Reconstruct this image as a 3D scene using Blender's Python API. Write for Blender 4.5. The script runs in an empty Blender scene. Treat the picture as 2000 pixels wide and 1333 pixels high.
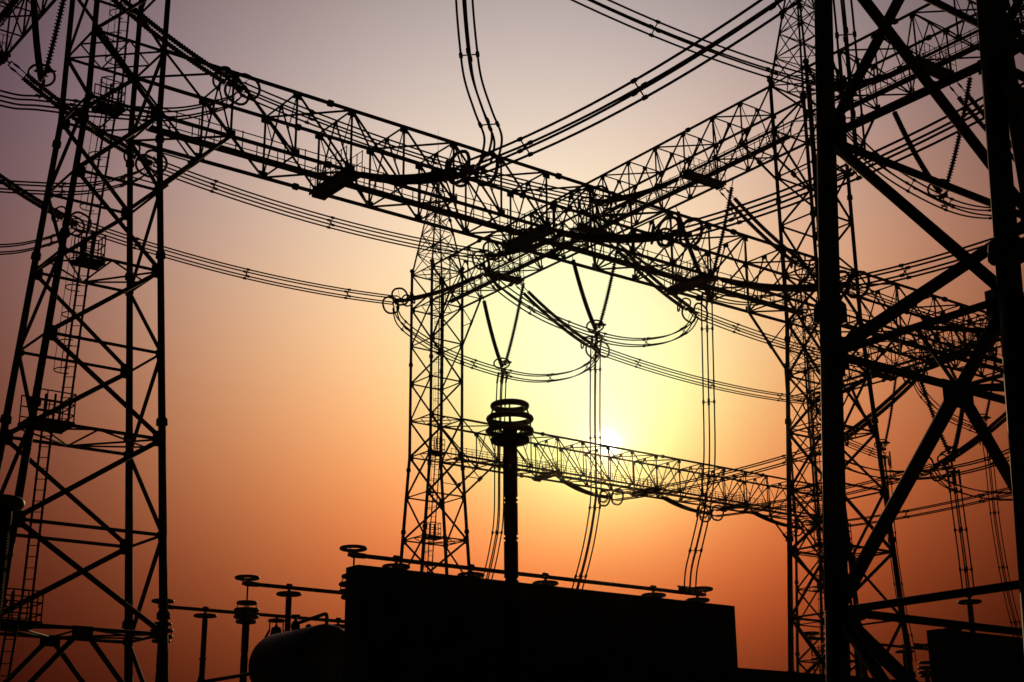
import bpy, math, random
from mathutils import Vector as V, Matrix
random.seed(7)
sc = bpy.context.scene
COL = sc.collection

# ------------------------------------------------------------------ camera, sky, sun
cam = bpy.data.cameras.new("Camera"); camo = bpy.data.objects.new("Camera", cam); COL.objects.link(camo); sc.camera = camo
yaw, pitch, roll = 0.65519, 0.31630, -0.00894
fw = V((math.sin(yaw)*math.cos(pitch), math.cos(yaw)*math.cos(pitch), math.sin(pitch)))
rt = V((math.cos(yaw), -math.sin(yaw), 0)); up = rt.cross(fw)
r2 = rt*math.cos(roll)+up*math.sin(roll); u2 = -rt*math.sin(roll)+up*math.cos(roll)
M = Matrix((r2, u2, -fw)).transposed().to_4x4(); M.translation = V((-18.652, -49.285, 1.6))
camo.matrix_world = M
cam.sensor_fit = 'HORIZONTAL'; cam.sensor_width = 36.0; cam.lens = 36.0*2865.18/2000.0
cam.clip_start = 0.1; cam.clip_end = 5000.0

SUN = V((0.64031, 0.72882, 0.24256)).normalized()
AZ0 = 0.72084
w = bpy.data.worlds.new("World"); sc.world = w; w.use_nodes = True
nt = w.node_tree; nt.nodes.clear()
def N(t, **k):
    n = nt.nodes.new(t)
    for a, b in k.items(): setattr(n, a, b)
    return n
def L(a, b): nt.links.new(a, b)
def mth(op, a, b=None, c=None, clamp=False):
    n = N('ShaderNodeMath', operation=op, use_clamp=clamp)
    for i, x in enumerate((a, b, c)):
        if x is None: continue
        if isinstance(x, (int, float)): n.inputs[i].default_value = x
        else: L(x, n.inputs[i])
    return n.outputs[0]
def dot(a, v):
    n = N('ShaderNodeVectorMath', operation='DOT_PRODUCT'); L(a, n.inputs[0]); n.inputs[1].default_value = v
    return n.outputs['Value']
def mapr(x, a, b, c, d):
    n = N('ShaderNodeMapRange', interpolation_type='SMOOTHSTEP'); L(x, n.inputs[0])
    for i, q in zip((1, 2, 3, 4), (a, b, c, d)): n.inputs[i].default_value = q
    return n.outputs[0]
tc = N('ShaderNodeTexCoord'); nm = N('ShaderNodeVectorMath', operation='NORMALIZE'); L(tc.outputs['Generated'], nm.inputs[0]); D = nm.outputs[0]
a_raw = mth('MULTIPLY', mth('ARCTAN2', dot(D, (math.cos(AZ0), -math.sin(AZ0), 0)), dot(D, (math.sin(AZ0), math.cos(AZ0), 0))), math.cos(.35)/.35)
e_raw = mth('MULTIPLY', mth('SUBTRACT', mth('ARCSINE', dot(D, (0, 0, 1))), .3), 4.0)
a = mth('MINIMUM', mth('MAXIMUM', a_raw, -1.3), 1.3)
e = mth('MINIMUM', mth('MAXIMUM', e_raw, -1.15), 1.15)
th = mth('ARCCOSINE', mth('MINIMUM', dot(D, SUN), 1.0))
a2 = mth('MULTIPLY', a, a); e2 = mth('MULTIPLY', e, e)
feats = [None, a, e, a2, mth('MULTIPLY', a, e), e2, mth('MULTIPLY', e2, e), mth('MULTIPLY', a2, e),
         mth('EXPONENT', mth('MULTIPLY', mth('POWER', mth('DIVIDE', th, .10), 2.0), -1.0)),
         mth('EXPONENT', mth('MULTIPLY', mth('POWER', mth('DIVIDE', th, .22), 2.0), -1.0)),
         mth('EXPONENT', mth('MULTIPLY', mth('ADD', mth('POWER', mth('ABSOLUTE', mth('DIVIDE', a, .5)), 2.0), mth('POWER', mth('ABSOLUTE', mth('DIVIDE', mth('ADD', e, .55), .42)), 2.0)), -1.0)),
         mth('MULTIPLY', a2, a), mth('MULTIPLY', a, e2)]
CO = [[0.2781, -0.5286, -1.3765], [-0.3839, -0.7292, -0.7927], [0.2139, 1.056, 2.14], [-1.9347, -2.2161, -1.9026], [0.1982, 0.278, 0.3222], [-1.7782, -1.9912, -1.8402],
      [0.5119, 0.4535, 0.001], [0.4028, 0.6033, 0.4802], [-0.1901, 0.8837, 1.0062], [-0.1282, 0.1981, 0.2078], [0.5592, -0.1279, -0.1755], [-0.0884, 0.0209, -0.037], [-0.2265, 0.0219, 0.1473]]
chan = []
core = mapr(th, math.radians(.05), math.radians(.66), 3.0, 0.0)
halo = mth('MULTIPLY', mth('EXPONENT', mth('MULTIPLY', th, -1/math.radians(.45))), .7)
fall = mth('MULTIPLY', mapr(mth('ABSOLUTE', a_raw), 1.2, 3.6, 1.0, 0.01), mth('MULTIPLY', mapr(e_raw, 1.1, 3.0, 1.0, 0.02), mapr(e_raw, -3.0, -1.2, 0.03, 1.0)))
for c in range(3):
    s = CO[0][c]
    for f, k in zip(feats[1:], CO[1:]): s = mth('MULTIPLY_ADD', f, k[c], s)
    v = mth('MINIMUM', mth('MULTIPLY', mth('EXPONENT', s), fall), 1.01)
    chan.append(mth('ADD', v, mth('MULTIPLY', mth('ADD', core, halo), (1.0, .95, .8)[c])))
cmb = N('ShaderNodeCombineColor')
for c in range(3): L(chan[c], cmb.inputs[c])
bg = N('ShaderNodeBackground'); L(cmb.outputs[0], bg.inputs[0]); bg.inputs[1].default_value = 1.0
wo = N('ShaderNodeOutputWorld'); L(bg.outputs[0], wo.inputs[0])

sl = bpy.data.lights.new("Sun", 'SUN'); sl.energy = 1.2; sl.angle = math.radians(.5); sl.color = (1.0, .62, .30)
so = bpy.data.objects.new("Sun", sl); COL.objects.link(so)
so.rotation_euler = SUN.to_track_quat('Z', 'Y').to_euler()

sc.view_settings.view_transform = 'Standard'; sc.view_settings.look = 'None'; sc.view_settings.exposure = 0.0; sc.view_settings.gamma = 1.0
sc.render.film_transparent = False

# ------------------------------------------------------------------ materials
def material(name, c0, c1, scale, rough, metal=0.0, spec=.3, bump=0.0):
    m = bpy.data.materials.new(name); m.use_nodes = True; t = m.node_tree; b = t.nodes['Principled BSDF']
    tx = t.nodes.new('ShaderNodeTexCoord'); no = t.nodes.new('ShaderNodeTexNoise'); no.inputs['Scale'].default_value = scale; no.inputs['Detail'].default_value = 6
    t.links.new(tx.outputs['Object'], no.inputs['Vector'])
    cr = t.nodes.new('ShaderNodeValToRGB'); cr.color_ramp.elements[0].color = (*c0, 1); cr.color_ramp.elements[1].color = (*c1, 1)
    cr.color_ramp.elements[0].position = .35; cr.color_ramp.elements[1].position = .7
    t.links.new(no.outputs['Fac'], cr.inputs[0]); t.links.new(cr.outputs[0], b.inputs['Base Color'])
    b.inputs['Roughness'].default_value = rough; b.inputs['Metallic'].default_value = metal; b.inputs['Specular IOR Level'].default_value = spec
    if bump:
        bn = t.nodes.new('ShaderNodeBump'); bn.inputs['Strength'].default_value = bump
        t.links.new(no.outputs['Fac'], bn.inputs['Height']); t.links.new(bn.outputs[0], b.inputs['Normal'])
    return m
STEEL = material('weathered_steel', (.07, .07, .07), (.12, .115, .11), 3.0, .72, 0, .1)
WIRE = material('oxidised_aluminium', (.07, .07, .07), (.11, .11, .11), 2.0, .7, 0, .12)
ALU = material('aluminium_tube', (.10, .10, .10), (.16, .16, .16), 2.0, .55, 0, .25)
PORC = material('brown_porcelain', (.05, .025, .018), (.08, .04, .03), 2.0, .8, 0, .05)
CONC = material('bare_concrete', (.10, .095, .09), (.17, .16, .15), 1.3, .9, 0, .1, .15)
PAINT = material('dark_tank_paint', (.03, .032, .032), (.05, .052, .052), 1.5, .5, 0, .3)
GRAVEL = material('station_gravel', (.06, .055, .05), (.16, .15, .14), 9.0, .95, 0, .1, .4)

# ------------------------------------------------------------------ mesh helpers
def perp(t):
    a = V((0, 0, 1)) if abs(t.z) < .9 else V((1, 0, 0))
    n = t.cross(a).normalized(); return n, t.cross(n).normalized()
class MB:
    def __init__(s): s.v = []; s.f = []
    def ring(s, c, n, b, r, k):
        i = len(s.v)
        for j in range(k):
            q = 2*math.pi*j/k; s.v.append(c+(n*math.cos(q)+b*math.sin(q))*r)
        return i
    def bridge(s, i, j, k):
        for q in range(k):
            s.f.append((i+q, i+(q+1) % k, j+(q+1) % k, j+q))
    def bar(s, p, q, r, k=8, r1=None):
        p = V(p); q = V(q); t = q-p
        if t.length < 1e-6: return s
        n, b = perp(t.normalized()); i = s.ring(p, n, b, r, k); j = s.ring(q, n, b, r if r1 is None else r1, k)
        s.bridge(i, j, k); s.f.append(tuple(range(i+k-1, i-1, -1))); s.f.append(tuple(range(j, j+k)))
        return s
    def path(s, pts, r, k=6, closed=False):
        pts = [V(p) for p in pts]; m = len(pts); last = None; ids = []; n0 = None
        for i, p in enumerate(pts):
            if closed: t = (pts[(i+1) % m]-pts[i-1]).normalized()
            else: t = (pts[min(i+1, m-1)]-pts[max(i-1, 0)]).normalized()
            if n0 is None: n0, _ = perp(t)
            n0 = (n0-t*n0.dot(t)).normalized(); b = t.cross(n0)
            ids.append(s.ring(p, n0, b, r, k))
        for i in range(m-1): s.bridge(ids[i], ids[i+1], k)
        if closed:
            n1 = s.v[ids[0]]-pts[0]; best = min(range(k), key=lambda q: (s.v[ids[-1]+q]-pts[-1]-n1).length)
            for q in range(k):
                s.f.append((ids[-1]+(q+best) % k, ids[-1]+(q+1+best) % k, ids[0]+(q+1) % k, ids[0]+q))
        else:
            s.f.append(tuple(range(ids[0]+k-1, ids[0]-1, -1))); s.f.append(tuple(range(ids[-1], ids[-1]+k)))
        return s
    def lathe(s, c, ax, prof, k=12):
        c = V(c); ax = V(ax).normalized(); n, b = perp(ax); ids = [s.ring(c+ax*h, n, b, max(r, 1e-4), k) for h, r in prof]
        for i, j in zip(ids, ids[1:]): s.bridge(i, j, k)
        s.f.append(tuple(range(ids[0]+k-1, ids[0]-1, -1))); s.f.append(tuple(range(ids[-1], ids[-1]+k)))
        return s
    def box(s, c, ex, ey, ez):
        c = V(c); i = len(s.v)
        for a in (-1, 1):
            for b in (-1, 1):
                for d in (-1, 1): s.v.append(c+V(ex)*a+V(ey)*b+V(ez)*d)
        for f in ((0, 1, 3, 2), (4, 6, 7, 5), (0, 4, 5, 1), (2, 3, 7, 6), (0, 2, 6, 4), (1, 5, 7, 3)): s.f.append(tuple(i+q for q in f))
        return s
    def torus(s, c, n, R, r, k=28, kk=8):
        n = V(n).normalized(); a, b = perp(n)
        return s.path([V(c)+(a*math.cos(2*math.pi*i/k)+b*math.sin(2*math.pi*i/k))*R for i in range(k)], r, kk, True)
    def rrect(s, c, ax, ay, w, h, rad, r, kk=7):
        pts = []
        for cx, cy, q0 in ((1, 1, 0), (-1, 1, 90), (-1, -1, 180), (1, -1, 270)):
            for d in (0, 22, 45, 68, 90):
                q = math.radians(q0+d); pts.append(V(c)+V(ax)*(cx*(w/2-rad)+rad*math.cos(q))+V(ay)*(cy*(h/2-rad)+rad*math.sin(q)))
        return s.path(pts, r, kk, True)
    def stack(s, pts, r=.15, core=.055, pitch=.142, k=8):
        """a string of discs threaded along a polyline"""
        pts = [V(p) for p in pts]; seg = [(pts[i+1]-pts[i]).length for i in range(len(pts)-1)]; tot = sum(seg)
        n = max(1, int(tot/pitch)); n0 = None; prev = None
        prof = ((-.06, core), (-.035, r*.93), (-.008, r), (.02, core*1.25))
        for q in range(n):
            d = (q+.5)*tot/n
            i = 0
            while i < len(seg)-1 and d > seg[i]: d -= seg[i]; i += 1
            t = (pts[i+1]-pts[i]).normalized(); c = pts[i]+t*d
            if n0 is None: n0, _ = perp(t)
            n0 = (n0-t*n0.dot(t)).normalized(); b = t.cross(n0)
            for h, rr in prof:
                j = s.ring(c+t*h, n0, b, rr, k)
                if prev is not None: s.bridge(prev, j, k)
                else: s.f.append(tuple(range(j+k-1, j-1, -1)))
                prev = j
        s.f.append(tuple(range(prev, prev+k)))
        return s
    def build(s, name, mat, parent=None, smooth=True, org=None):
        if org is None: org = V((0, 0, 0)) if parent is None else parent.get('_o') and V(parent['_o']) or V((0, 0, 0))
        me = bpy.data.meshes.new(name); me.from_pydata([tuple(p-org) for p in s.v], [], s.f); me.update()
        if smooth: me.polygons.foreach_set('use_smooth', [len(f) <= 4 for f in s.f])
        me.materials.append(mat)
        o = bpy.data.objects.new(name, me); COL.objects.link(o)
        if parent is not None: o.parent = parent
        else: o.location = org
        return o
def tag(o, label=None, cat=None, group=None, kind=None):
    for k, v in (('label', label), ('category', cat), ('group', group), ('kind', kind)):
        if v: o[k] = v
    return o
ORG = {}
def thing(name, loc, label, cat, group=None):
    o = bpy.data.objects.new(name, None); COL.objects.link(o); o.location = loc; o.empty_display_size = .3
    ORG[o.name] = V(loc)
    return tag(o, label, cat, group, 'thing')
def part(m, name, mat, parent, smooth=True):
    """m holds world coordinates; the part is stored relative to its thing's base"""
    root = parent
    while root.parent is not None: root = root.parent
    return m.build(name, mat, parent, smooth, ORG[root.name])
def copy_tree(o, parent=None):
    c = o.copy(); COL.objects.link(c)
    if parent is not None: c.parent = parent
    for ch in [q for q in bpy.data.objects if q.parent == o]: copy_tree(ch, c)
    return c
def smooth_path(P, n=8):
    P = [V(p) for p in P]; out = []
    for i in range(len(P)-1):
        p0 = P[max(i-1, 0)]; p1 = P[i]; p2 = P[i+1]; p3 = P[min(i+2, len(P)-1)]
        for j in range(n):
            t = j/n; out.append(.5*((2*p1)+(p2-p0)*t+(2*p0-5*p1+4*p2-p3)*t*t+(3*p1-p0-3*p2+p3)*t**3))
    return out+[P[-1]]

# ------------------------------------------------------------------ ground
g = MB(); g.v = [V((-900, -900, 0)), V((900, -900, 0)), V((900, 900, 0)), V((-900, 900, 0))]; g.f = [(0, 1, 2, 3)]
tag(g.build('ground', GRAVEL, None, False), 'flat grey gravel ground of the substation yard', 'ground', None, 'structure')

# ------------------------------------------------------------------ lattice towers
Z = [41.52, 38.69, 35.77, 32.82, 29.90, 27.17, 24.11, 20.94, 17.81, 14.64, 11.22, 7.81, 4.2, 0.0]
def lp(l, z):
    h = max(0, 27.17-z); hx = 1.4+h*.0762; hy = 1.357+h*.0055
    return V((hx if l[1] == 'R' else -hx, hy if l[0] == 'F' else -hy, z))
LEGS = ('FL', 'NL', 'FR', 'NR')
def leg_r(i): return .105 if i < 5 else (.115, .118, .125, .13, .138, .145, .155, .16, .17)[i-5]
FACES = (('NL', 'NR'), ('FR', 'FL'), ('NR', 'FR'), ('FL', 'NL'))   # first: diagonal foot at even levels
def make_tower():
    T = thing('lattice_tower', (0, 0, 0), 'x', 'tower', 'lattice towers of the switchyard')
    for l in LEGS:
        m = MB()
        for i in range(len(Z)-1):
            m.bar(lp(l, Z[i]), lp(l, Z[i+1]), leg_r(i), 12, leg_r(i+1))
        ball = lp(l, 41.52+.35); m.bar(lp(l, 41.52), ball, .11, 12); m.lathe(ball, (0, 0, 1), ((-.16, .06), (-.1, .17), (.0, .19), (.1, .15), (.16, .05)), 12)
        for zf, rr in ((34.3, .16), (26.2, .17), (20.94+.62, .185), (14.64+.62, .21), (7.81+.62, .24)):
            c = lp(l, zf); ax = lp(l, zf+1)-c
            m.lathe(c, ax, ((-.13, rr*.75), (-.11, rr), (-.02, rr), (0, rr*.9), (.02, rr), (.11, rr*.95), (.2, rr*.62)), 12)
        b = lp(l, 0); m.box(b+V((0, 0, .03)), (.45, 0, 0), (0, .45, 0), (0, 0, .03)); m.box(b+V((0, 0, .25)), (.32, 0, 0), (0, .012, 0), (0, 0, .2)); m.box(b+V((0, 0, .25)), (.012, 0, 0), (0, .32, 0), (0, 0, .2))
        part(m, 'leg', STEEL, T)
    for a, b in FACES:
        m = MB(); side = a[0] != b[0]
        for i in range(0, 12):
            z = Z[i]; low = i >= 5
            m.bar(lp(a, z), lp(b, z), (.06 if i < 9 else .066)*(.82 if side else 1), 7)
            pa, pb = (lp(a, Z[i]), lp(b, Z[i+1])) if i % 2 == 0 else (lp(b, Z[i]), lp(a, Z[i+1]))
            if i < 11:
                r = (.07 if i < 4 else .088 if i < 6 else .082 if i < 8 else .092 if i < 10 else .1)*(0.85 if side else 1)
                m.bar(pa, pb, r, 8)
                if low and not side:
                    pass
            # gusset plates
            for q, o in ((a, b), (b, a)):
                d = (lp(o, z)-lp(q, z)).normalized(); p = lp(q, z)
                hot = (q == a) == (i % 2 == 0)
                s = .25 if hot else .15
                n = d.cross(V((0, 0, 1))).normalized()
                if i >= 5: s *= 1.15
                m.box(p+d*s*.45, d*s*.45, n*.016, V((0, 0, s))); m.box(p+d*s*.9, d*s*.35, n*.013, V((0, 0, s*.6)))
        # foot panel: spread bracing from the middle of the last ring
        mid = (lp(a, Z[11])+lp(b, Z[11]))/2; d = (lp(b, Z[11])-lp(a, Z[11])).normalized()
        if not side:
            m.bar(mid, lp(a, Z[12]), .095, 8); m.bar(mid, lp(b, Z[12]), .095, 8); m.bar(lp(a, Z[12]), lp(b, Z[12]), .06, 7)
            m.box(mid-V((0, 0, .12)), d*.36, d.cross(V((0, 0, 1)))*.015, V((0, 0, .2)))
            m.bar(lp(b, Z[12]), lp(a, .1), .1, 8)
        else:
            m.bar(lp(a, Z[12]), lp(b, Z[12]), .055, 7); m.bar(lp(b, Z[11]), lp(a, Z[12]), .085, 8); m.bar(lp(a, Z[12]), lp(b, .2), .085, 8)
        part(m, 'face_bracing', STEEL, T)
    for i in (0, 1, 4, 5, 7, 9, 11):
        m = MB(); z = Z[i]; c = {l: lp(l, z) for l in LEGS}
        mids = [(c[a]+c[b])/2 for a, b in (('NL', 'NR'), ('NR', 'FR'), ('FR', 'FL'), ('FL', 'NL'))]
        for p, q in zip(mids, mids[1:]+mids[:1]): m.bar(p, q, .035, 6)
        m.bar(mids[0], mids[2], .035, 6)
        if i in (0, 4): m.bar(c['FL'], c['NR'], .04, 6)
        if i in (7, 9, 11): m.bar(mids[2], c['NR'], .04, 6); m.bar(mids[2], c['NL'], .04, 6)
        part(m, 'plan_bracing', STEEL, T)
    # spire
    m = MB(); top = 50.2; n = 7; zz = [41.52]
    for i in range(n): zz.append(zz[-1]+1.75*(.9**i)*.985)
    zz[-1] = top
    def sp(l, z):
        f = 1-(z-41.52)/(top+.3-41.52); b = lp(l, 41.52); return V((b.x*f, b.y*f, z))
    for l in LEGS:
        m.bar(sp(l, 41.6), sp(l, top), .07, 8, .05)
        for zf in (45.9,): m.lathe(sp(l, zf), sp(l, zf+1)-sp(l, zf), ((-.14, .05), (-.1, .12), (.1, .12), (.14, .05)), 8)
    for i in range(n):
        for a, b in FACES:
            m.bar(sp(a, zz[i+1]), sp(b, zz[i+1]), .032, 6)
            m.bar(sp(a, zz[i]), sp(b, zz[i+1]), .036, 6); m.bar(sp(b, zz[i]), sp(a, zz[i+1]), .036, 6)
        if i == 1: m.bar(sp('FL', zz[i]), sp('NR', zz[i]), .025, 6)
    m.box((0, 0, top+.02), (.2, 0, 0), (0, .2, 0), (0, 0, .05))
    spire = part(m, 'spire', STEEL, T)
    m = MB(); m.bar((0, 0, top), (0, 0, 53.7), .03, 6, .008); part(m, 'lightning_rod', STEEL, spire)
    # ladders
    segs = [((-2.62, .3), (-1.95, 9.0), 0), ((-1.65, 7.9), (-1.46, 15.9), 0), ((-.95, 14.7), (-.62, 22.0), 1), ((-.6, 21.0), (-.08, 28.4), 1), ((.0, 27.3), (.1, 41.4), 1)]
    for (x0, z0), (x1, z1), cage in segs:
        m = MB(); A = V((x0, -.5, z0)); B = V((x1, -.5, z1)); d = B-A; n = int(d.length/.38)
        for s in (-.14, .14): m.bar(A+V((s, -s*.6, 0)), B+V((s, -s*.6, 0)), .042, 6)
        for i in range(1, n): p = A+d*(i/n); m.bar(p+V((-.19, .114, 0)), p+V((.19, -.114, 0)), .017, 5)
        lad = part(m, 'ladder', STEEL, T)
        if cage:
            m = MB(); nn = int(d.length/.95); hoops = []
            for i in range(1, nn+1):
                p = A+d*(i/nn)
                if p.z < z0+1.6: continue
                pts = []
                for q in range(-115, 116, 23):
                    an = math.radians(q+180-20); pts.append(p+V((-.28*.9, -.12, 0))+V((math.cos(an)*.36, math.sin(an)*.36, 0)))
                m.path(pts, .023, 5); hoops.append(pts)
            for k in (2, 5, 8):
                for h0, h1 in zip(hoops, hoops[1:]): m.bar(h0[k], h1[k], .012, 5)
            part(m, 'safety_cage', STEEL, lad)
    for z, x0, x1, y0, y1 in ((7.81, -2.9, -1.45, -1.5, -.1), (14.64, -2.4, -.92, -1.45, -.3), (20.94, -1.02, -.12, -.9, -.25), (27.17, -.8, .15, -.95, -.3)):
        m = MB(); m.box(((x0+x1)/2, (y0+y1)/2, z+.09), ((x1-x0)/2, 0, 0), (0, (y1-y0)/2, 0), (0, 0, .035))
        for y in (y0, y1): m.box(((x0+x1)/2, y, z+.02), ((x1-x0)/2+.05, 0, 0), (0, .03, 0), (0, 0, .08))
        m.bar((x0, y0, z), (x0, y1, z), .05, 6); m.bar((x1, y0, z), (x1, y1, z), .05, 6)
        pf = part(m, 'platform', STEEL, T, False)
        m = MB()
        for (ax, ay), (bx, by) in (((x0, y0), (x1, y0)), ((x1, y0), (x1, y1)), ((x1, y1), (x0, y1))):
            for h in (.35, .72, 1.1): m.bar((ax, ay, z+h), (bx, by, z+h), .026, 5)
            k = max(2, int(math.hypot(bx-ax, by-ay)/.42))
            for i in range(k+1): t = i/k; m.bar((ax+(bx-ax)*t, ay+(by-ay)*t, z+.1), (ax+(bx-ax)*t, ay+(by-ay)*t, z+1.12), .026, 5)
        part(m, 'handrail', STEEL, pf)
    return T
TA = make_tower()
TOW = {'A': (0, 0), 'B': (41.0, 37.69), 'C': (40.49, 0), 'D': (-0.22, -37.87), 'F': (82.75, 37.69), 'G': (82.75, 0), 'H': (40.49, -37.69), 'K': (0, 37.69)}
TL = {'A': 'lattice steel tower at the left carrying the long low truss beam', 'B': 'slender lattice tower standing behind the firewall with its spire topped by a rod',
      'C': 'lattice tower behind the huge close leg where two truss beams meet', 'D': 'huge close lattice tower cropped at the right edge with very thick legs',
      'F': 'distant lattice tower half hidden behind the tower where two beams meet', 'G': 'lattice tower beyond the right edge holding the far end of a low beam',
      'H': 'lattice tower beyond the right edge holding the near high beam', 'K': 'lattice tower beyond the left edge holding the left high beam'}
for k, (x, y) in TOW.items():
    o = TA if k == 'A' else copy_tree(TA)
    o.location = (x, y, 0); o['label'] = TL[k]
    if k == 'D':            # the close tower carries no ladders or landings
        for ch in [q for q in bpy.data.objects if q.parent == o]:
            if ch.name.startswith('ladder') or ch.name.startswith('platform'):
                for g_ in [q for q in bpy.data.objects if q.parent == ch]: bpy.data.objects.remove(g_)
                bpy.data.objects.remove(ch)

# ------------------------------------------------------------------ truss beams
def make_beam(p0, p1, zb, hw, label, phases, half=7, inner=2.6, lead=2.85, ends=(1, 1)):
    p0 = V((*p0, 0)); p1 = V((*p1, 0)); ax = (p1-p0).normalized(); ln = (p1-p0).length; la = V((-ax.y, ax.x, 0)); h = 2.78
    mid = (p0+p1)/2+V((0, 0, zb))
    B = thing('truss_beam', mid, label, 'gantry beam', 'truss beams spanning between the towers')
    def P(s, l, t): return mid+ax*s+la*(l*hw)+V((0, 0, t*h))
    S = [0.0]; rest = ln/2
    ks = [inner*i for i in range(1, half-1)]
    left = ln/2-ks[-1]
    ks += [ks[-1]+left*.49, ln/2]
    S = [-q for q in reversed(ks)]+[0.0]+ks
    n = len(S)
    for t, nm in ((1, 'top_chord'), (0, 'bottom_chord')):
        for l in (1, -1):
            m = MB(); r = .083
            m.bar(P(S[0], l, t), P(S[-1], l, t), r, 10)
            for f in (-.31, .02, .33):
                c = P(ln*f*.98, l, t); m.lathe(c, ax, ((-.13, .08), (-.1, .15), (-.01, .15), (0, .13), (.01, .15), (.1, .15), (.13, .08)), 10)
            for s in S[1:-1]:
                dz = -1 if t else 1
                m.box(P(s, l, t)+V((0, 0, dz*.14)), ax*.2, la*.012, V((0, 0, .15)))
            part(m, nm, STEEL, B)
    for l in (1, -1):
        m = MB()
        for i, s in enumerate(S[1:-1], 1): m.bar(P(s, l, 1), P(s, l, 0), .05, 7)
        for i in range(n-1):
            if S[i] < -.01: m.bar(P(S[i], l, 1), P(S[i+1], l, 0), .052, 7)
            else: m.bar(P(S[i+1], l, 1), P(S[i], l, 0), .052, 7)
        part(m, 'side_bracing', STEEL, B)
    for t, nm in ((1, 'top_bracing'), (0, 'bottom_bracing')):
        m = MB()
        for i in range(1, n-1): m.bar(P(S[i], 1, t), P(S[i], -1, t), .042, 6)
        for i in range(n-1):
            q = 1 if i % 2 == 0 else -1
            if i >= n//2: q = -q
            m.bar(P(S[i], q, t), P(S[i+1], -q, t), .048, 6)
        part(m, nm, STEEL, B)
    for i in range(1, n-1):
        m = MB(); c = P(S[i], 0, 1); m.bar(c, P(S[i], 1, 0), .041, 6); m.bar(c, P(S[i], -1, 0), .041, 6); m.box(c-V((0, 0, .1)), la*.18, ax*.012, V((0, 0, .12)))
        m.bar(P(S[i], .5, .5), P(S[i], 1, 1), .026, 5); m.bar(P(S[i], -.5, .5), P(S[i], -1, 1), .026, 5)
        part(m, 'cross_frame', STEEL, B)
    m = MB(); zz = V((0, 0, .1))
    m.box(mid+zz, ax*(ln/2-.2), la*.12, V((0, 0, .025)))
    for s in (-.19, .19): m.box(mid+zz+la*s-V((0, 0, .03)), ax*(ln/2-.2), la*.022, V((0, 0, .05)))
    wk = part(m, 'walkway', STEEL, B, False)
    for s in (-.3, .3):
        m = MB()
        for hh in (.42, .8): m.bar(mid+ax*(-ln/2+.2)+la*s+V((0, 0, .1+hh)), mid+ax*(ln/2-.2)+la*s+V((0, 0, .1+hh)), .024, 5)
        k = int(ln/.95)
        for i in range(k+1): c = mid+ax*((i/k-.5)*(ln-.4))+la*s; m.bar(c+V((0, 0, .08)), c+V((0, 0, .96)), .025, 5); m.bar(c+V((0, 0, .1)), c-la*(s*.4)+V((0, 0, .1)), .02, 5)
        part(m, 'handrail', STEEL, wk)
    for ph in phases:
        m = MB(); c = mid+ax*ph
        m.box(c+V((0, 0, -.02)), ax*.38, la*(hw+.12), V((0, 0, .03)))
        for s in (-.38, .38): m.box(c+ax*s+V((0, 0, -.04)), ax*.03, la*(hw+.16), V((0, 0, .1)))
        for q in (1, -1):
            m.box(c+la*q*hw+V((0, 0, -.1)), ax*.32, la*.08, V((0, 0, .14)))
        pf = part(m, 'platform', STEEL, B, False); m = MB()
        for s in (-.38, .38):
            for hh in (.5, 1.0): m.bar(c+ax*s+la*(hw+.12)+V((0, 0, hh)), c+ax*s-la*(hw+.12)+V((0, 0, hh)), .018, 5)
            for i in range(8): q = c+ax*s+la*(hw+.12)*(i/3.5-1); m.bar(q, q+V((0, 0, 1.03)), .022, 5)
        part(m, 'guard_rail', STEEL, pf)
    for e, sg in zip(ends, (-1, 1)):
        if not e: continue
        for l in (1, -1):
            q = S[1] if sg < 0 else S[-2]
            m = MB(); a = P(q, l, 0); b = P(sg*ln/2, l, 0)-V((0, 0, 3.06)); m.bar(a, b, .075, 8); c = (a+b)/2
            m.bar(c, P(sg*ln/2, l, 0), .035, 6); m.bar(c, P(sg*ln/2, l, 0)-V((0, 0, 1.5)), .03, 6)
            m.box(c, (b-a).normalized()*.22, la*.012, (b-a).normalized().cross(la)*.14)
            part(m, 'knee_brace', STEEL, B)
    return B
def ubeam(a, b, zb, label, phases=(-10.3, 0, 10.3), **k):
    (x0, y0), (x1, y1) = TOW[a], TOW[b]; return make_beam((x0+1.4, y0), (x1-1.4, y1), zb, 1.357, label, phases, **k)
def vbeam(a, b, zb, label, phases=(-10.3, 0, 10.3), **k):
    (x0, y0), (x1, y1) = TOW[a], TOW[b]; return make_beam((x0, y0+1.357), (x1, y1-1.357), zb, 1.4, label, phases, **k)
ubeam('A', 'C', 27.17, 'long low truss beam running from the left tower down across the picture centre')
ubeam('B', 'F', 27.17, 'low distant truss beam crossing in front of the sun behind the surge arrester')
ubeam('C', 'G', 27.17, 'low truss beam running off the right edge beyond the close tower leg')
vbeam('C', 'B', 38.69, 'high truss beam climbing from the spired middle tower to the upper right', inner=2.55)
vbeam('H', 'C', 38.69, 'high truss beam crossing behind the close tower at the top right', inner=2.55)
vbeam('G', 'F', 38.69, 'distant high truss beam tangled behind the close tower at right middle', inner=2.55)
vbeam('A', 'K', 38.69, 'high truss beam cropped in the top left corner beside the left tower', inner=2.55)

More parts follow.
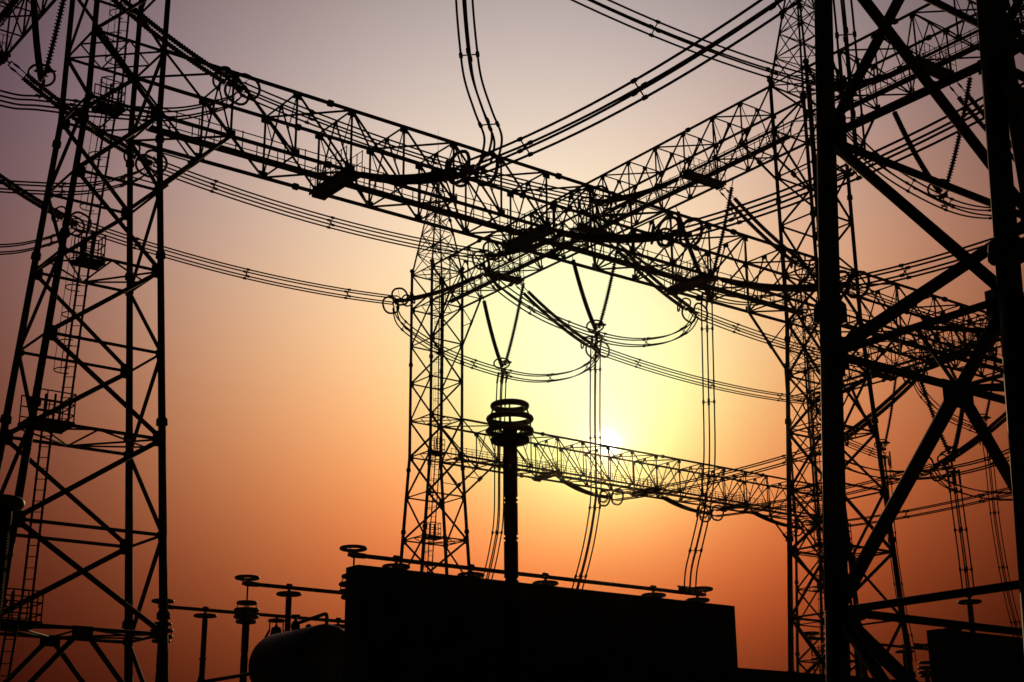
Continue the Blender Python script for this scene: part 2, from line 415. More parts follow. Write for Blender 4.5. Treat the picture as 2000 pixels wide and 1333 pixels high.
# ------------------------------------------------------------------ insulators and conductors
def tension_string(root, end, label, group):
    root = V(root); end = V(end); T = thing('tension_insulator', root, label, 'insulator string', group)
    h = V((end.x-root.x, end.y-root.y, 0)).normalized(); la = V((-h.y, h.x, 0)); d = end-root; Ln = d.length
    def at(s, o=0.0): return root+d*s-V((0, 0, .35*4*s*(1-s)))+la*o
    s0 = 1.15/Ln; s1 = 1-.55/Ln
    m = MB(); m.bar(at(0), at(.3/Ln), .045, 6); m.bar(at(.3/Ln, -.25), at(.3/Ln, .25), .045, 6)
    for o in (-.25, .25):
        m.bar(at(.3/Ln, o), at(s0, o), .03, 6); m.lathe(at(.6/Ln, o), d, ((-.2, .03), (-.1, .06), (.1, .06), (.2, .03)), 6)
    part(m, 'link_chain', STEEL, T)
    for o in (-.25, .25):
        m = MB(); m.stack([at(s0+(s1-s0)*i/10, o) for i in range(11)], .145, .095); part(m, 'disc_stack', PORC, T)
    t = (at(1)-at(.95)).normalized(); n = la.cross(t).normalized(); n = n if n.z > 0 else -n
    m = MB(); m.box(at(1)-t*.35, t*.1, la*.36, n*.018); m.box(at(1), t*.3, la*.025, n*.15)
    for o in (-.225, .225):
        for z in (-.225, .225): m.bar(at(1)-t*.3+la*o*.8, at(1)+h*.35+la*o+V((0, 0, z)), .035, 6)
    yk = part(m, 'yoke_plate', STEEL, T)
    for o in (-.62, .62):
        m = MB(); c = at(1)+t*.25+la*o+n*(.12*(1 if o > 0 else -1)); m.rrect(c, t, n, 1.25, 1.14, .5, .068); m.bar(c-n*.5, at(1)+la*o*.3, .014, 5); m.bar(c+n*.5, at(1)+la*o*.3, .014, 5)
        part(m, 'grading_ring', ALU, T)
    for o in (-.3, .3):
        m = MB(); c = at(s1)-t*.45+la*o*1.15; m.rrect(c, (t*.8+la*(.6 if o > 0 else -.6)).normalized(), n, .62, .78, .3, .055); m.bar(c-n*.38, at(s1+.2/Ln, o), .012, 5); part(m, 'arcing_ring', ALU, T)
    return T
def bundle(name, pts, offs, label, cat, group, sp_every=9.0, r=.044, first=None):
    pts = [V(p) for p in pts]; T = thing(name, pts[0], label, cat, group)
    for o in offs:
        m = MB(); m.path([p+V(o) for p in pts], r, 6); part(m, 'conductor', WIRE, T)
    seg = [(pts[i+1]-pts[i]).length for i in range(len(pts)-1)]; tot = sum(seg); k = max(1, int(round(tot/sp_every)))
    for q in range(k):
        d = tot*(q+.5)/k if first is None else min(tot-.3, first+q*(tot-first*2)/max(1, k-1)) if k > 1 else tot/2
        i = 0
        while i < len(seg)-1 and d > seg[i]: d -= seg[i]; i += 1
        t = (pts[i+1]-pts[i]).normalized(); c = pts[i]+t*d; m = MB(); w_ = [c+V(o) for o in offs]
        m.bar(w_[0], w_[2], .028, 5); m.bar(w_[1], w_[3], .028, 5); m.lathe(c, t, ((-.03, .05), (.03, .05)), 8)
        for p in w_: m.bar(p-t*.1, p+t*.1, .075, 6)
        part(m, 'spacer', STEEL, T)
    if name == 'dropper_bundle':
        t = (pts[1]-pts[0]).normalized()
        for o in offs:
            m = MB(); m.bar(pts[0]+V(o)-t*.12, pts[0]+V(o)+t*.75, .07, 7); part(m, 'end_clamp', STEEL, T)
        m = MB(); w_ = [pts[0]+V(o) for o in offs]
        for i in range(4): m.bar(w_[i], w_[(i+1) % 4], .045, 6)
        part(m, 'end_frame', STEEL, T)
    return T
def cat_line(p, q, sag, n=16):
    p = V(p); q = V(q); return [p+(q-p)*(i/n)-V((0, 0, sag*4*(i/n)*(1-i/n))) for i in range(n+1)]
OU = [(0, -.225, .225), (0, .225, .225), (0, .225, -.225), (0, -.225, -.225)]
OV = [(-.225, 0, .225), (.225, 0, .225), (.225, 0, -.225), (-.225, 0, -.225)]
OZ = [(-.225, -.225, 0), (.225, -.225, 0), (.225, .225, 0), (-.225, .225, 0)]
def v_string(r0, r1, b, label, group):
    r0 = V(r0); r1 = V(r1); b = V(b); T = thing('v_insulator', b, label, 'insulator string', group)
    for q in (r0, r1):
        d = b-q; t = d.normalized(); Ln = d.length
        def at(s): return q+d*s-V((0, 0, .5*4*s*(1-s)))
        m = MB(); m.bar(at(0), at(.4/Ln), .03, 6); m.stack([at(.4/Ln+(1-.75/Ln)*i/8) for i in range(9)], .162, .075, .152)
        st = part(m, 'disc_stack', PORC, T)
        m = MB(); side = t.cross(V((0, 0, 1))).normalized(); c = b-t*.55; R = .42 if q is r1 else .56
        m.torus(c, (t+side*.25).normalized(), R, .058, 24, 7); a_, b_ = perp(t); m.bar(c+a_*R, b-t*.2, .012, 5); m.bar(c-a_*R, b-t*.2, .012, 5)
        part(m, 'grading_ring', ALU, T)
    m = MB(); ax = (r1-r0).normalized(); m.box(b-V((0, 0, .05)), ax*.28, ax.cross(V((0, 0, 1)))*.025, V((0, 0, .12))); m.bar(b-V((0, 0, .1)), b-V((0, 0, .6)), .035, 6)
    m.bar(b+V((-.25, 0, -.6)), b+V((.25, 0, -.6)), .035, 6); m.bar(b+V((0, -.25, -.6)), b+V((0, .25, -.6)), .035, 6)
    part(m, 'suspension_clamp', STEEL, T)
    return T

PH = (8.5, 18.85, 29.15)
ORD = ('nearest', 'middle', 'farthest')
XA, XC, XG = 0.0, 40.49, 82.75
HZ = 38.6
for k, y in enumerate(PH):
    o = ORD[k]
    # bay between the left column and the middle column
    tension_string((XA+1.4, y, HZ), (9.35, y, 35.1), ('stepped string of discs ending over the top chord of the long low beam', 'stepped string of discs slanting inside the left tower at platform height', 'stepped string of discs reaching in from the left edge to the left tower')[k], 'insulator strings slanting from the left high beam')
    tension_string((XC-1.4, y, HZ), (32.0, y, 35.0), ('thick left-hand insulator string ending just above the crossing of the two main beams', 'thick left-hand insulator string under the lower part of the climbing high beam', 'thick left-hand insulator string reaching out past the spired middle tower')[k], 'insulator strings on the left side of the climbing beam')
    bundle('conductor_bundle', cat_line((9.6, y, 35.05), (31.7, y, 34.95), .62), OU, ('four-wire bundle seen through the long low beam', 'four-wire bundle below the long low beam, from left tower to middle tower', 'lowest four-wire bundle sagging across open sky from left tower to middle tower')[k], 'conductor bundle', 'bundles between the left column and the climbing beam', 7.4)
    # bay between the middle column and the right column
    tension_string((XC+1.4, y, HZ), (49.4, y, 34.9), ('smooth double insulator string on open sky beside the two-beam tower', 'smooth double insulator string slanting below the long low beam to ringed end', 'smooth double insulator string slanting across yellow sky near the sun')[k], 'insulator strings on the right side of the climbing beam')
    tension_string((XG-1.4, y, HZ), (73.6, y, 34.8), ('hidden left-hand string of the distant high beam, %s of three' % o), 'insulator strings on the distant high beam')
    bundle('conductor_bundle', cat_line((49.75, y, 34.85), (73.2, y, 34.75), .6), OU, ('four-wire bundle leaving the string beside the two-beam tower', 'four-wire bundle passing below the long low beam to the two-beam tower', 'four-wire bundle dropping gently over the yellow sky right of the sun')[k], 'conductor bundle', 'bundles between the climbing beam and the distant high beam', 7.6)
    # jumpers over the climbing beam with their V strings
    yv = y+1.3; b = (41.9, yv+.1, 32.25)
    v_string((41.9, yv+2.55, 38.6), (41.9, yv-2.5, 38.6), b, ('v-shaped pair of strings below the climbing beam, nearest its right end', 'v-shaped pair of strings below the crossing of the beams above the sun', 'v-shaped pair of strings below the climbing beam beside the middle tower')[k], 'v strings under the climbing beam')
    jp = smooth_path([(31.7, y, 34.7), (32.2, y+.1, 33.6), (34.2, y+.35, 32.75), (37.4, y+.8, 32.15), (41.9, yv+.1, 32.0), (44.6, y+.9, 31.95), (47.3, y+.5, 32.6), (49.0, y+.15, 33.6), (49.75, y, 34.65)])
    bundle('jumper_bundle', jp, OU, ('four-wire jumper looping below the climbing beam at its upper end', 'four-wire jumper looping below the crossing of the beams', 'four-wire jumper looping round the middle tower and across the yellow sky')[k], 'jumper', 'jumpers under the climbing beam', 3.6)
    ty = (9.6, 20.0, 30.3)[k]
    dp = smooth_path([(41.85, yv+.1, 31.95), (41.7, yv+.1, 30.9), (41.45, yv+.05, 26.1), *([(41.0, ty+.05, 21.4), (40.35, ty, 18.4), (39.65, ty, 16.4), (39.1, ty, 14.9), (38.9, ty, 13.75)] if k == 0 else [(41.25, ty+.05, 21.6), (40.8, ty, 19.2), (40.2, ty, 17.1), (39.5, ty, 15.2), (38.95, ty, 13.75)])])
    bundle('dropper_bundle', dp, OZ, ('vertical four-wire dropper landing on the right end of the long bus tube', 'vertical four-wire dropper passing right beside the sun', 'vertical four-wire dropper passing behind the surge arrester rings')[k], 'dropper', 'droppers from the climbing beam to the bus tubes', 4.6)
    # jumpers of the distant high beam
    b = (82.8, y+.6, 32.15)
    vs = v_string((82.8, y+3.6, 38.6), (82.8, y-1.5, 38.6), b, 'v-shaped pair of strings under the distant high beam, %s of three' % o, 'v strings under the distant high beam')
    for sd in (-.5, .5):
        m = MB(); cc = V(b)+V((.79, -.61, 0))*sd+V((0, 0, -1.0)); m.rrect(cc, V((.6, .4, .1)).normalized(), (0, 0, 1), .8, 1.5, .38, .05); m.bar(cc+V((0, 0, .7)), V(b)-V((0, 0, .3)), .015, 5); m.bar(cc-V((0, 0, .7)), V(b)-V((0, 0, .6)), .015, 5)
        part(m, 'shield_ring', ALU, vs)
    jp = smooth_path([(73.3, y, 34.5), (74.2, y, 33.2), (77.5, y+.5, 32.1), (82.8, y+.6, 31.45)])
    bundle('jumper_bundle', jp, OU, 'four-wire jumper looping under the distant high beam, %s of three' % o, 'jumper', 'jumpers under the distant high beam', 3.8)
    dp = smooth_path([(82.8, y+.6, 31.4), (82.8, y+.5, 28.7), (82.75, y+.5, 23.8), (82.7, y+.1, 18.5), (82.6, y-.4, 15.5), (82.5, y-.6, 13.8)])
    bundle('dropper_bundle', dp, OZ, 'four-wire dropper leaning right under the distant high beam, %s of three' % o, 'dropper', 'droppers under the distant high beam', 4.4)
    # left column: jumper to the bay outside the picture
    b = (.05, y-.05, 32.3)
    v_string((.05, y+2.7, 38.6), (.05, y-2.8, 38.6), b, 'v-shaped pair of strings by the left tower under the cropped high beam, %s of three' % o, 'v strings under the left high beam')
    jp = smooth_path([(-9.3, y, 34.6), (-8.6, y, 33.2), (-5, y, 31.3), (-1.5, y, 31.1), (.05, y-.05, 31.35), (3.0, y, 31.9), (6.2, y, 32.7), (8.7, y, 34.0), (9.5, y, 34.8)])
    bundle('jumper_bundle', jp, OU, 'four-wire jumper curving through the left tower, %s of three' % o, 'jumper', 'jumpers under the left high beam', 3.8)
    tension_string((-1.4, y, HZ), (-9.3, y, 35.0), 'left-hand string of the cropped high beam at the left edge, %s of three' % o, 'insulator strings beyond the left high beam')

# bay in front of the beams (towards the camera)
for k, y in enumerate((-8.5, -18.85)):
    o = ('upper', 'uppermost')[k]
    tension_string((XC-1.4, y, HZ), (32.0, y, 35.0), ('left-hand insulator string beside the thick close leg on the top right high beam', 'left-hand insulator string above the frame on the near high beam')[k], 'insulator strings on the near high beam')
    bundle('conductor_bundle', cat_line((9.6, y, 35.0), (31.7, y, 34.95), .75), OU, ('four-wire bundle falling from the top edge to the spire of the two-beam tower', 'four-wire bundle above the frame feeding the second dropper')[k], 'conductor bundle', 'bundles of the near bay', 7.4)
    tension_string((1.45, y, HZ), (9.35, y, 35.1), 'insulator string above the frame over the left tower, %s of two' % ('nearer', 'farther')[1-k], 'insulator strings over the near bay')
    tension_string((XC+1.4, y, HZ), (49.4, y, 34.9), ('right-hand double string crossing behind the close thick diagonal', 'right-hand double string hidden behind the close tower leg')[k], 'insulator strings on the near high beam')
    bundle('conductor_bundle', cat_line((49.75, y, 34.85), (73.2, y, 34.75), .6), OU, ('four-wire bundle running off the right edge from the near high beam', 'four-wire bundle beyond the right edge')[k], 'conductor bundle', 'bundles running off the right edge', 7.6)
    yv = y+1.3
    v_string((41.9, yv+2.5, 38.6), (41.9, yv-2.7, 38.6), (41.9, yv-.15, 32.3), ('v-shaped pair of strings framed by the braces of the close tower', 'v-shaped pair of strings hidden behind the close right leg')[k], 'v strings under the near high beam')
    jp = smooth_path([(31.7, y, 34.7), (32.2, y+.1, 33.6), (34.2, y+.35, 32.75), (37.4, y+.8, 32.15), (41.9, yv-.1, 31.95), (44.6, y+.9, 31.95), (47.3, y+.5, 32.6), (49.0, y+.15, 33.6), (49.75, y, 34.65)])
    bundle('jumper_bundle', jp, OU, ('four-wire jumper looping behind the braces of the close tower', 'four-wire jumper hidden behind the close right leg')[k], 'jumper', 'jumpers under the near high beam', 3.6)
for k, x in enumerate((9.94, 20.24, 30.54)):
    o = ('left-most', 'middle', 'right-most')[k]
    tension_string((x, -1.36, 27.1), (x, -9.6, 24.2), ('thick insulator string hanging below the long low beam left of its crossing', 'thick insulator string hanging below the crossing of the two main beams', 'thick insulator string hanging by the low beam end near the two-beam tower')[k], 'insulator strings under the long low beam')
    bundle('conductor_bundle', cat_line((x, -10.0, 24.15), (x, -27.6, 24.15), .6), OV, ('heavy four-wire bundle climbing across the open sky to the top right', 'four-wire bundle climbing right behind the two-beam tower', 'lower four-wire bundle climbing right behind the close diagonal brace')[k], 'conductor bundle', 'bundles climbing right from the long low beam', 6.2)
    tension_string((x, -36.3, 27.1), (x, -28.0, 24.2), 'string beyond the frame ending a climbing bundle, %s of three' % o, 'insulator strings at the near ends')
for k, (x, y) in enumerate(((9.94, -8.5), (20.24, -18.85))):
    zt = 34.0
    if k == 0: dp = smooth_path([(x+.4, y-.1, 34.0), (x+.2, y-.5, 31.6), (x+.1, y-.9, 29.4), (x+.25, y-1.0, 28.0), (x+.3, y-1.6, 26.4), (x+.35, y-2.1, 25.2), (x+.1, y-2.2, 24.2)])
    else: dp = smooth_path([(x, y, 34.0), (x, y-.1, 30.0), (x, y-.1, 26.6), (x, y-.1, 23.9)])
    bundle('dropper_bundle', dp, OZ, ('four-wire dropper hanging from the top edge to the long low beam', 'four-wire dropper close beside the thick close leg at top right')[k], 'dropper', 'droppers of the near bay', 3.6)
# low level behind the two-beam tower
for k, x in enumerate((51.3, 61.6, 71.9)):
    o = ('first', 'second', 'third')[k]
    tension_string((x, 36.33, 26.9), (x, 30.3, 24.1), ('curved insulator string under the far low beam just right of the sun', 'curved insulator string under the far low beam between sun and right tower', 'curved insulator string under the far low beam at its tower end')[k], 'insulator strings under the far low beam')
    bundle('conductor_bundle', cat_line((x, 29.8, 24.0), (x, 9.6, 23.65), .35), OV, 'four-wire bundle rising right behind the far low beam, %s from the sun' % o, 'conductor bundle', 'bundles rising right from the far low beam', 6.5)
    tension_string((x, 1.36, 27.1), (x, 9.2, 23.7), ('stepped string slanting down left between the close leg and close diagonal', 'second stepped string slanting down left, behind the close diagonal', 'third stepped string slanting down left, at the right edge')[k], 'insulator strings on the right low beam, far side')
    tension_string((x, -1.36, 27.1), (x, -9.2, 23.9), 'near-side string on the right low beam, %s from the two-beam tower' % o, 'insulator strings on the right low beam, near side')
    bundle('conductor_bundle', cat_line((x, -9.6, 23.85), (x, -27.6, 24.1), .5), OV, 'four-wire bundle running off right from the right low beam, %s from the tower' % o, 'conductor bundle', 'bundles running off the right low beam', 6.5)
    b = (x+1.25, 1.36, 21.5)
    v_string((x-1.4, 1.36, 27.1), (x+3.6, 1.36, 27.1), b, ('v-shaped pair of strings beside the close diagonal, above a ringed bus post', 'v-shaped pair of strings hidden behind the right edge leg', 'v-shaped pair of strings beyond the right edge')[k], 'v strings under the right low beam')
    jp = smooth_path([(x, 9.3, 23.5), (x+.1, 8.4, 22.4), (x+.6, 5.5, 21.2), (x+1.25, 1.36, 20.75), (x+.8, -3.5, 21.0), (x+.2, -7.8, 22.6), (x, -9.2, 23.7)])
    bundle('jumper_bundle', jp, OV, ('four-wire jumper looping low behind the close diagonal', 'four-wire jumper looping low at the right edge', 'four-wire jumper beyond the right edge')[k], 'jumper', 'jumpers under the right low beam', 3.6)
    dp = smooth_path([(x+1.25, 1.36, 20.7), (x+1.25, 1.3, 18.3), (x+1.3, 1.25, 15.9), (x+1.35, 1.25, 13.85)])
    bundle('dropper_bundle', dp, OZ, ('straight four-wire dropper landing on the ringed post by the close tower', 'straight four-wire dropper at the right edge', 'straight four-wire dropper beyond the right edge')[k], 'dropper', 'droppers under the right low beam', 2.4)

# ------------------------------------------------------------------ bus posts, tubes, arresters
def make_post():
    T = thing('bus_post', (0, 0, 0), 'x', 'post insulator', 'post insulators under the bus tubes')
    m = MB()
    for sx in (-.22, .22):
        for sy in (-.22, .22): m.bar((sx*1.3, sy*1.3, 0), (sx, sy, 6.0), .045, 6)
    for i in range(6):
        z0, z1 = i*1.0, i*1.0+1.0; q = 1 if i % 2 else -1
        for s in (-.25, .25): m.bar((s*q, s, z0), (-s*q, s, z1), .022, 5); m.bar((s, s*q, z0), (s, -s*q, z1), .022, 5)
    m.box((0, 0, 6.03), (.32, 0, 0), (0, .32, 0), (0, 0, .03)); part(m, 'stand', STEEL, T)
    prof = [(6.06, .14)]; z = 6.1
    while z < 12.95:
        for zc in (8.35, 10.7):
            if abs(z-zc) < .05: prof += [(z-.06, .15), (z-.05, .215), (z-.005, .215), (z+.005, .16), (z+.015, .215), (z+.05, .215), (z+.06, .15)]; z += .09
        rr = .195 if z < 8.35 else .185 if z < 10.7 else .175
        prof += [(z, rr-.035), (z+.03, rr), (z+.045, rr)]; z += .075
    prof += [(13.0, .12), (13.02, .16), (13.1, .16)]
    m = MB(); m.lathe((0, 0, 0), (0, 0, 1), prof, 12); part(m, 'insulator_column', PORC, T)
    m = MB(); m.torus((0, 0, 13.16), (0, 0, 1), .6, .08, 32, 10)
    for q in range(4): an = math.pi*q/2+.4; m.bar((0, 0, 13.08), (.56*math.cos(an), .56*math.sin(an), 13.16), .026, 6)
    part(m, 'corona_ring', ALU, T)
    m = MB(); m.lathe((0, 0, 13.1), (0, 0, 1), ((0, .24), (.1, .2), (.2, .12), (.28, .07), (.34, .07)), 14); m.lathe((0, 0, 13.55), (1, 0, 0), ((-.14, .06), (-.12, .165), (.12, .165), (.14, .06)), 12)
    part(m, 'tube_clamp', ALU, T)
    return T
POST = make_post()
def make_arrester():
    T = thing('surge_arrester', (0, 0, 0), 'x', 'surge arrester', 'surge arresters with stacked rings')
    m = MB(); m.lathe((0, 0, 0), (0, 0, 1), ((0, .5), (.3, .5), (.31, .3), (3.2, .28), (3.22, .42), (3.3, .42)), 14); part(m, 'pedestal', CONC, T)
    prof = [(3.3, .2)]; z = 3.36; necks = (4.85, 6.35, 7.6, 8.75, 9.8)
    while z < 11.45:
        for zc in necks:
            if abs(z-zc) < .04: prof += [(z-.01, .16), (z+.04, .155), (z+.06, .2), (z+.09, .2), (z+.11, .155), (z+.15, .16)]; z += .17
        prof += [(z, .178), (z+.022, .2), (z+.034, .2)]; z += .058
    prof += [(11.5, .19), (11.52, .24), (11.6, .24), (11.65, .2), (11.98, .2), (12.0, .04), (12.14, .035)]
    m = MB(); m.lathe((0, 0, 0), (0, 0, 1), prof, 16); part(m, 'insulator_column', PORC, T)
    for zr, R in ((12.5, .46), (12.13, .575), (11.79, .575), (11.53, .46)):
        m = MB(); m.torus((0, 0, zr), (0, 0, 1), R, .085, 34, 10)
        if zr < 12.0:
            for q in range(4): an = math.pi*q/2+.25; m.bar((.18*math.cos(an), .18*math.sin(an), 11.62), (R*math.cos(an), R*math.sin(an), zr), .025, 6)
        part(m, 'grading_ring', ALU, T)
    for q in range(4):
        an = math.pi*q/2+.9; m = MB(); ca, sa = math.cos(an), math.sin(an)
        m.path([(.44*ca, .44*sa, 12.5), (.56*ca, .56*sa, 12.13), (.56*ca, .56*sa, 11.79), (.44*ca, .44*sa, 11.53)], .025, 6); part(m, 'ring_strut', ALU, T)
    return T
ARR = make_arrester()
used = {}
def place(proto, loc, label):
    o = proto if proto.name not in used else copy_tree(proto)
    used[proto.name] = 1; o.location = loc; o['label'] = label; return o
place(ARR, (5.1, -18.25, 0), 'tall dark surge arrester with four stacked rings in front of the low sun')
place(ARR, (17.05, 20.0, 0), 'ringed surge arrester just left of the round tank')
place(ARR, (17.05, 30.3, 0), 'ringed surge arrester beside the right leg of the left tower')
place(ARR, (17.05, 9.5, 0), 'ringed surge arrester half hidden by the left end of the firewall')
place(ARR, (73.0, 20.0, 0), 'distant surge arrester left of the right-hand firewall block')
T = thing('voltage_transformer', (-5.75, -9.5, 0), 'close column with one fat ring, cropped at the left edge of the picture', 'transformer')
m = MB(); prof = [(0, .5), (2.6, .48), (2.62, .3)]; z = 2.7
while z < 9.4: prof += [(z, .27), (z+.03, .33), (z+.045, .33)]; z += .08
m.lathe((-5.75, -9.5, 0), (0, 0, 1), prof+[(9.45, .34), (9.9, .34), (10.1, .2)], 18); part(m, 'insulator_column', PORC, T)
m = MB(); m.torus((-5.75, -9.5, 9.98), (0, 0, 1), .5, .15, 34, 12)
for q in range(4): an = math.pi*q/2; m.bar((-5.75, -9.5, 9.8), (-5.75+.45*math.cos(an), -9.5+.45*math.sin(an), 9.95), .05, 6)
part(m, 'corona_ring', ALU, T)
TY = (9.45, 20.0, 30.3)
PX = ((19.4, 23.8, 28.5, 36.0, 39.3), (19.5, 24.2, 28.6, 36.0, 39.3), (19.7, 24.4, 28.7, 36.0, 39.3))
WHERE = ('over the firewall', 'with the higher ringed end', 'passing over the tank')
NTH = ('first', 'second', 'third', 'fourth', 'fifth')
for k in range(3):
    for j, x in enumerate(PX[k]):
        if k == 2 and j == 1: continue
        place(POST, (x, TY[k], 0), '%s ringed post from the left under the bus tube %s' % (NTH[j], WHERE[k]))
def bus_tube(x0, x1, y, z, label):
    T = thing('bus_tube', (x0, y, z), label, 'bus tube', 'horizontal bus tubes')
    m = MB(); m.bar((x0, y, z), (x1, y, z), .105, 14); m.lathe((x1, y, z), (1, 0, 0), ((-.02, .13), (.1, .13), (.16, .05)), 12); m.lathe((x0, y, z), (-1, 0, 0), ((-.6, .13), (.1, .15), (.2, .1)), 12); part(m, 'tube', ALU, T)
    for x in (x0-.05, x1+.35):
        m = MB(); m.torus((x, y, z+.3), (0, 0, 1), .57, .085, 30, 9)
        for q in range(4): an = math.pi*q/2+.7; m.bar((x, y, z+.02), (x+.52*math.cos(an), y+.52*math.sin(an), z+.27), .025, 6)
        m.box((x, y, z), (.22, 0, 0), (0, .14, 0), (0, 0, .08)); part(m, 'end_ring', ALU, T)
    m = MB()
    for dx in (-1.15, -.65):
        m.box((x1+dx, y, z+.12), (.12, 0, 0), (0, .17, 0), (0, 0, .2)); m.bar((x1+dx-.32, y, z+.32), (x1+dx+.32, y, z+.32), .05, 6)
    part(m, 'terminal_clamp', ALU, T)
    m = MB(); m.bar((x0, y, z-.02), (x0, y, z-1.2), .045, 7); part(m, 'drop_rod', ALU, T)
    return T
bus_tube(17.05, 39.3, TY[0], 13.5, 'long bus tube with ringed ends floating just over the firewall')
bus_tube(17.05, 39.3, TY[1], 13.5, 'bus tube ending left of the firewall in the higher ring')
bus_tube(17.05, 39.3, TY[2], 13.5, 'lowest bus tube, from the left tower leg to the tank')
bus_tube(51.5, 79.5, 9.8, 13.5, 'bus tube behind the close tower above the right-hand firewall')
bus_tube(60.5, 73.2, 20.0, 13.5, 'short distant bus tube ending at the right-hand firewall')
for x, y, l in ((52.65, 1.25, 'single ringed post insulator right of the close leg at the end of a dropper'), (62.5, 9.8, 'distant post insulator behind the top of the right-hand firewall'), (70.6, 20.0, 'distant post insulator left of the right-hand firewall'), (52.9, 9.8, 'distant post insulator beside the close thick leg'), (62.6, 20.0, 'distant post insulator hidden behind the close thick leg'), (75.5, 9.8, 'distant post insulator hidden behind the right-hand firewall'), (62.9, 1.25, 'post insulator at the end of the right edge dropper'), (73.2, 1.25, 'post insulator beyond the right edge')):
    place(POST, (x, y, 0), l)

# ------------------------------------------------------------------ firewalls, low walls, oil tank
def firewall(x0, x1, y0, y1, h, name, label, cat):
    T = thing(name, ((x0+x1)/2, (y0+y1)/2, 0), label, cat)
    m = MB(); m.box(((x0+x1)/2, (y0+y1)/2, h/2), ((x1-x0)/2, 0, 0), (0, (y1-y0)/2, 0), (0, 0, h/2)); part(m, 'panel', CONC, T, False)
    m = MB(); m.box(((x0+x1)/2, (y0+y1)/2, .2), ((x1-x0)/2+.2, 0, 0), (0, (y1-y0)/2+.2, 0), (0, 0, .2)); part(m, 'footing', CONC, T, False)
    return T
firewall(1.39, 15.3, -16.52, -15.92, 8.0, 'firewall', 'big black concrete firewall block in the bottom centre', 'firewall')
firewall(25.68, 40.0, -16.52, -15.92, 8.0, 'firewall', 'concrete firewall cropped in the bottom right corner', 'firewall')
firewall(15.32, 25.66, -16.45, -16.0, 6.1, 'low_wall', 'lower concrete wall between the two firewalls', 'wall')
T = thing('oil_tank', (2.9, -11.1, 0), 'round horizontal oil tank with a valve pipe, left of the firewall', 'tank')
m = MB(); prof = []
for i in range(7): q = math.pi/2*i/6; prof.append((-1.4-.5*math.cos(q), 1.0*math.sin(q)+.001))
for i in range(7): q = math.pi/2*i/6; prof.append((1.35+.5*math.sin(q), 1.0*math.cos(q)+.001))
m.lathe((2.9, -11.1, 6.0), (0, 1, 0), prof, 40); part(m, 'vessel', PAINT, T)
for y in (-12.1, -10.1):
    m = MB(); m.box((2.9, y, 4.7), (.8, 0, 0), (0, .12, 0), (0, 0, .45))
    for s_ in (-.65, .65): m.bar((2.9+s_, y, 3.9), (2.9+s_, y, 4.4), .09, 8)
    part(m, 'saddle', STEEL, T, False)
m = MB(); m.box((2.9, -11.3, 2.2), (1.9, 0, 0), (0, 2.6, 0), (0, 0, 1.7))
for i in range(7):
    for sx in (-1, 1): m.box((2.9+sx*1.95, -13.5+i*.73, 2.2), (.06, 0, 0), (0, .06, 0), (0, 0, 1.6))
m.box((2.9, -11.3, .25), (2.1, 0, 0), (0, 2.8, 0), (0, 0, .24)); part(m, 'tank_body', PAINT, T, False)
m = MB(); m.path([(2.9, -12.42, 6.85), (2.9, -12.42, 7.22), (2.9, -12.38, 7.28), (2.9, -12.28, 7.3), (2.9, -10.7, 7.2)], .055, 8); m.bar((2.9, -10.75, 7.25), (2.9, -10.75, 6.95), .05, 8); pp = part(m, 'valve_pipe', STEEL, T)
m2 = MB(); m2.path([(.2, -9.45, 3.2), (.2, -9.45, 5.3), (.3, -9.45, 5.42), (.5, -9.45, 5.48), (2.1, -9.6, 5.8)], .055, 8); m2.bar((.45, -9.45, 3.2), (.45, -9.45, 5.6), .03, 6); m2.bar((.6, -9.45, 3.2), (.6, -9.45, 5.62), .03, 6); m2.path([(.45, -9.45, 5.6), (.5, -9.45, 5.68), (.55, -9.45, 5.68), (.6, -9.45, 5.6)], .03, 6); part(m2, 'drain_pipe', STEEL, T)
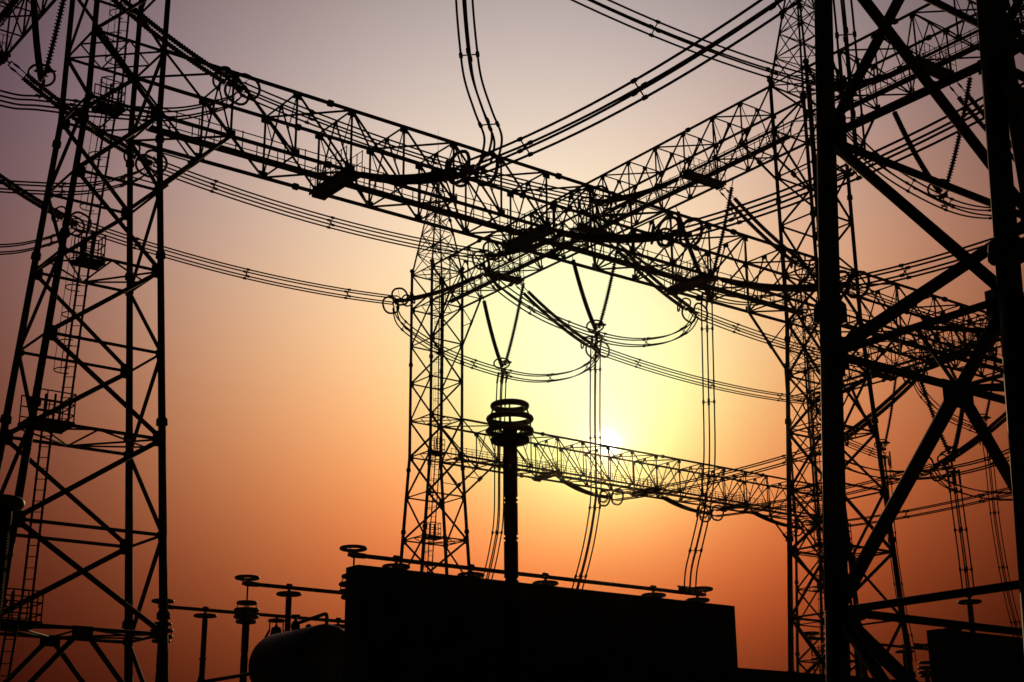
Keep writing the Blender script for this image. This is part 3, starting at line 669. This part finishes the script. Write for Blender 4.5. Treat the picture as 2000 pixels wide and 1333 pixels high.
m = MB(); m.lathe((2.9, -10.62, 7.0), (0, 0, 1), ((-.06, .07), (.02, .12), (.12, .14), (.22, .12), (.3, .05), (.44, .025), (.46, .025)), 12); m.torus((2.9, -10.62, 7.44), (0, 0, 1), .12, .02, 18, 6); m.bar((2.78, -10.62, 7.44), (3.02, -10.62, 7.44), .018, 5); part(m, 'valve', STEEL, pp)
m = MB(); m.lathe((2.9, -11.4, 6.97), (0, 0, 1), ((0, .1), (.09, .09), (.14, .03)), 10); part(m, 'lifting_lug', STEEL, T)
# cone bushing seen over the tank
T = thing('cone_bushing', (24.4, 30.3, 0), 'small caged cone bushing braced by struts, seen over the tank', 'bushing')
cx, cy = 24.4, 30.3
m = MB(); m.lathe((cx, cy, 0), (0, 0, 1), ((9.6, .7), (11.2, .56), (12.0, .44), (12.8, .28), (12.85, .12), (13.0, .06))); m.bar((cx, cy, 0), (cx, cy, 9.7), .4, 12); part(m, 'cone', PORC, T)
m = MB(); m.torus((cx, cy, 13.22), (0, 0, 1), .44, .085, 26, 8); m.lathe((cx, cy, 13.2), (0, 0, 1), ((0, .36), (.05, .36), (.08, .1), (.3, .08)), 18)
for q in range(6): an = math.pi*q/3; ca, sa = math.cos(an), math.sin(an); m.bar((cx+.46*ca, cy+.46*sa, 13.2), (cx+.46*ca, cy+.46*sa, 12.65), .035, 6); m.bar((cx+.46*ca, cy+.46*sa, 12.65), (cx+1.15*ca, cy+1.15*sa, 11.4), .05, 6); m.bar((cx+1.15*ca, cy+1.15*sa, 11.4), (cx+.55*ca, cy+.55*sa, 10.6), .05, 6)
part(m, 'cage', STEEL, T)

# ------------------------------------------------------------------ thin haze volume, added to imitate lens bloom around the sun
hz = bpy.data.materials.new('sun_bloom_haze'); hz.use_nodes = True; t = hz.node_tree; t.nodes.clear()
ou = t.nodes.new('ShaderNodeOutputMaterial'); pv = t.nodes.new('ShaderNodeVolumePrincipled'); t.links.new(pv.outputs[0], ou.inputs['Volume'])
pv.inputs['Color'].default_value = (1, .8, .6, 1); pv.inputs["Density"].default_value = 2.2e-5; pv.inputs['Anisotropy'].default_value = .975
m = MB(); m.box((0, 0, 28.5), (901, 0, 0), (0, 901, 0), (0, 0, 29.5))
ho = m.build('haze', hz, None, False); tag(ho, 'thin haze over the whole yard, added for bloom around the sun', 'haze', None, 'stuff')
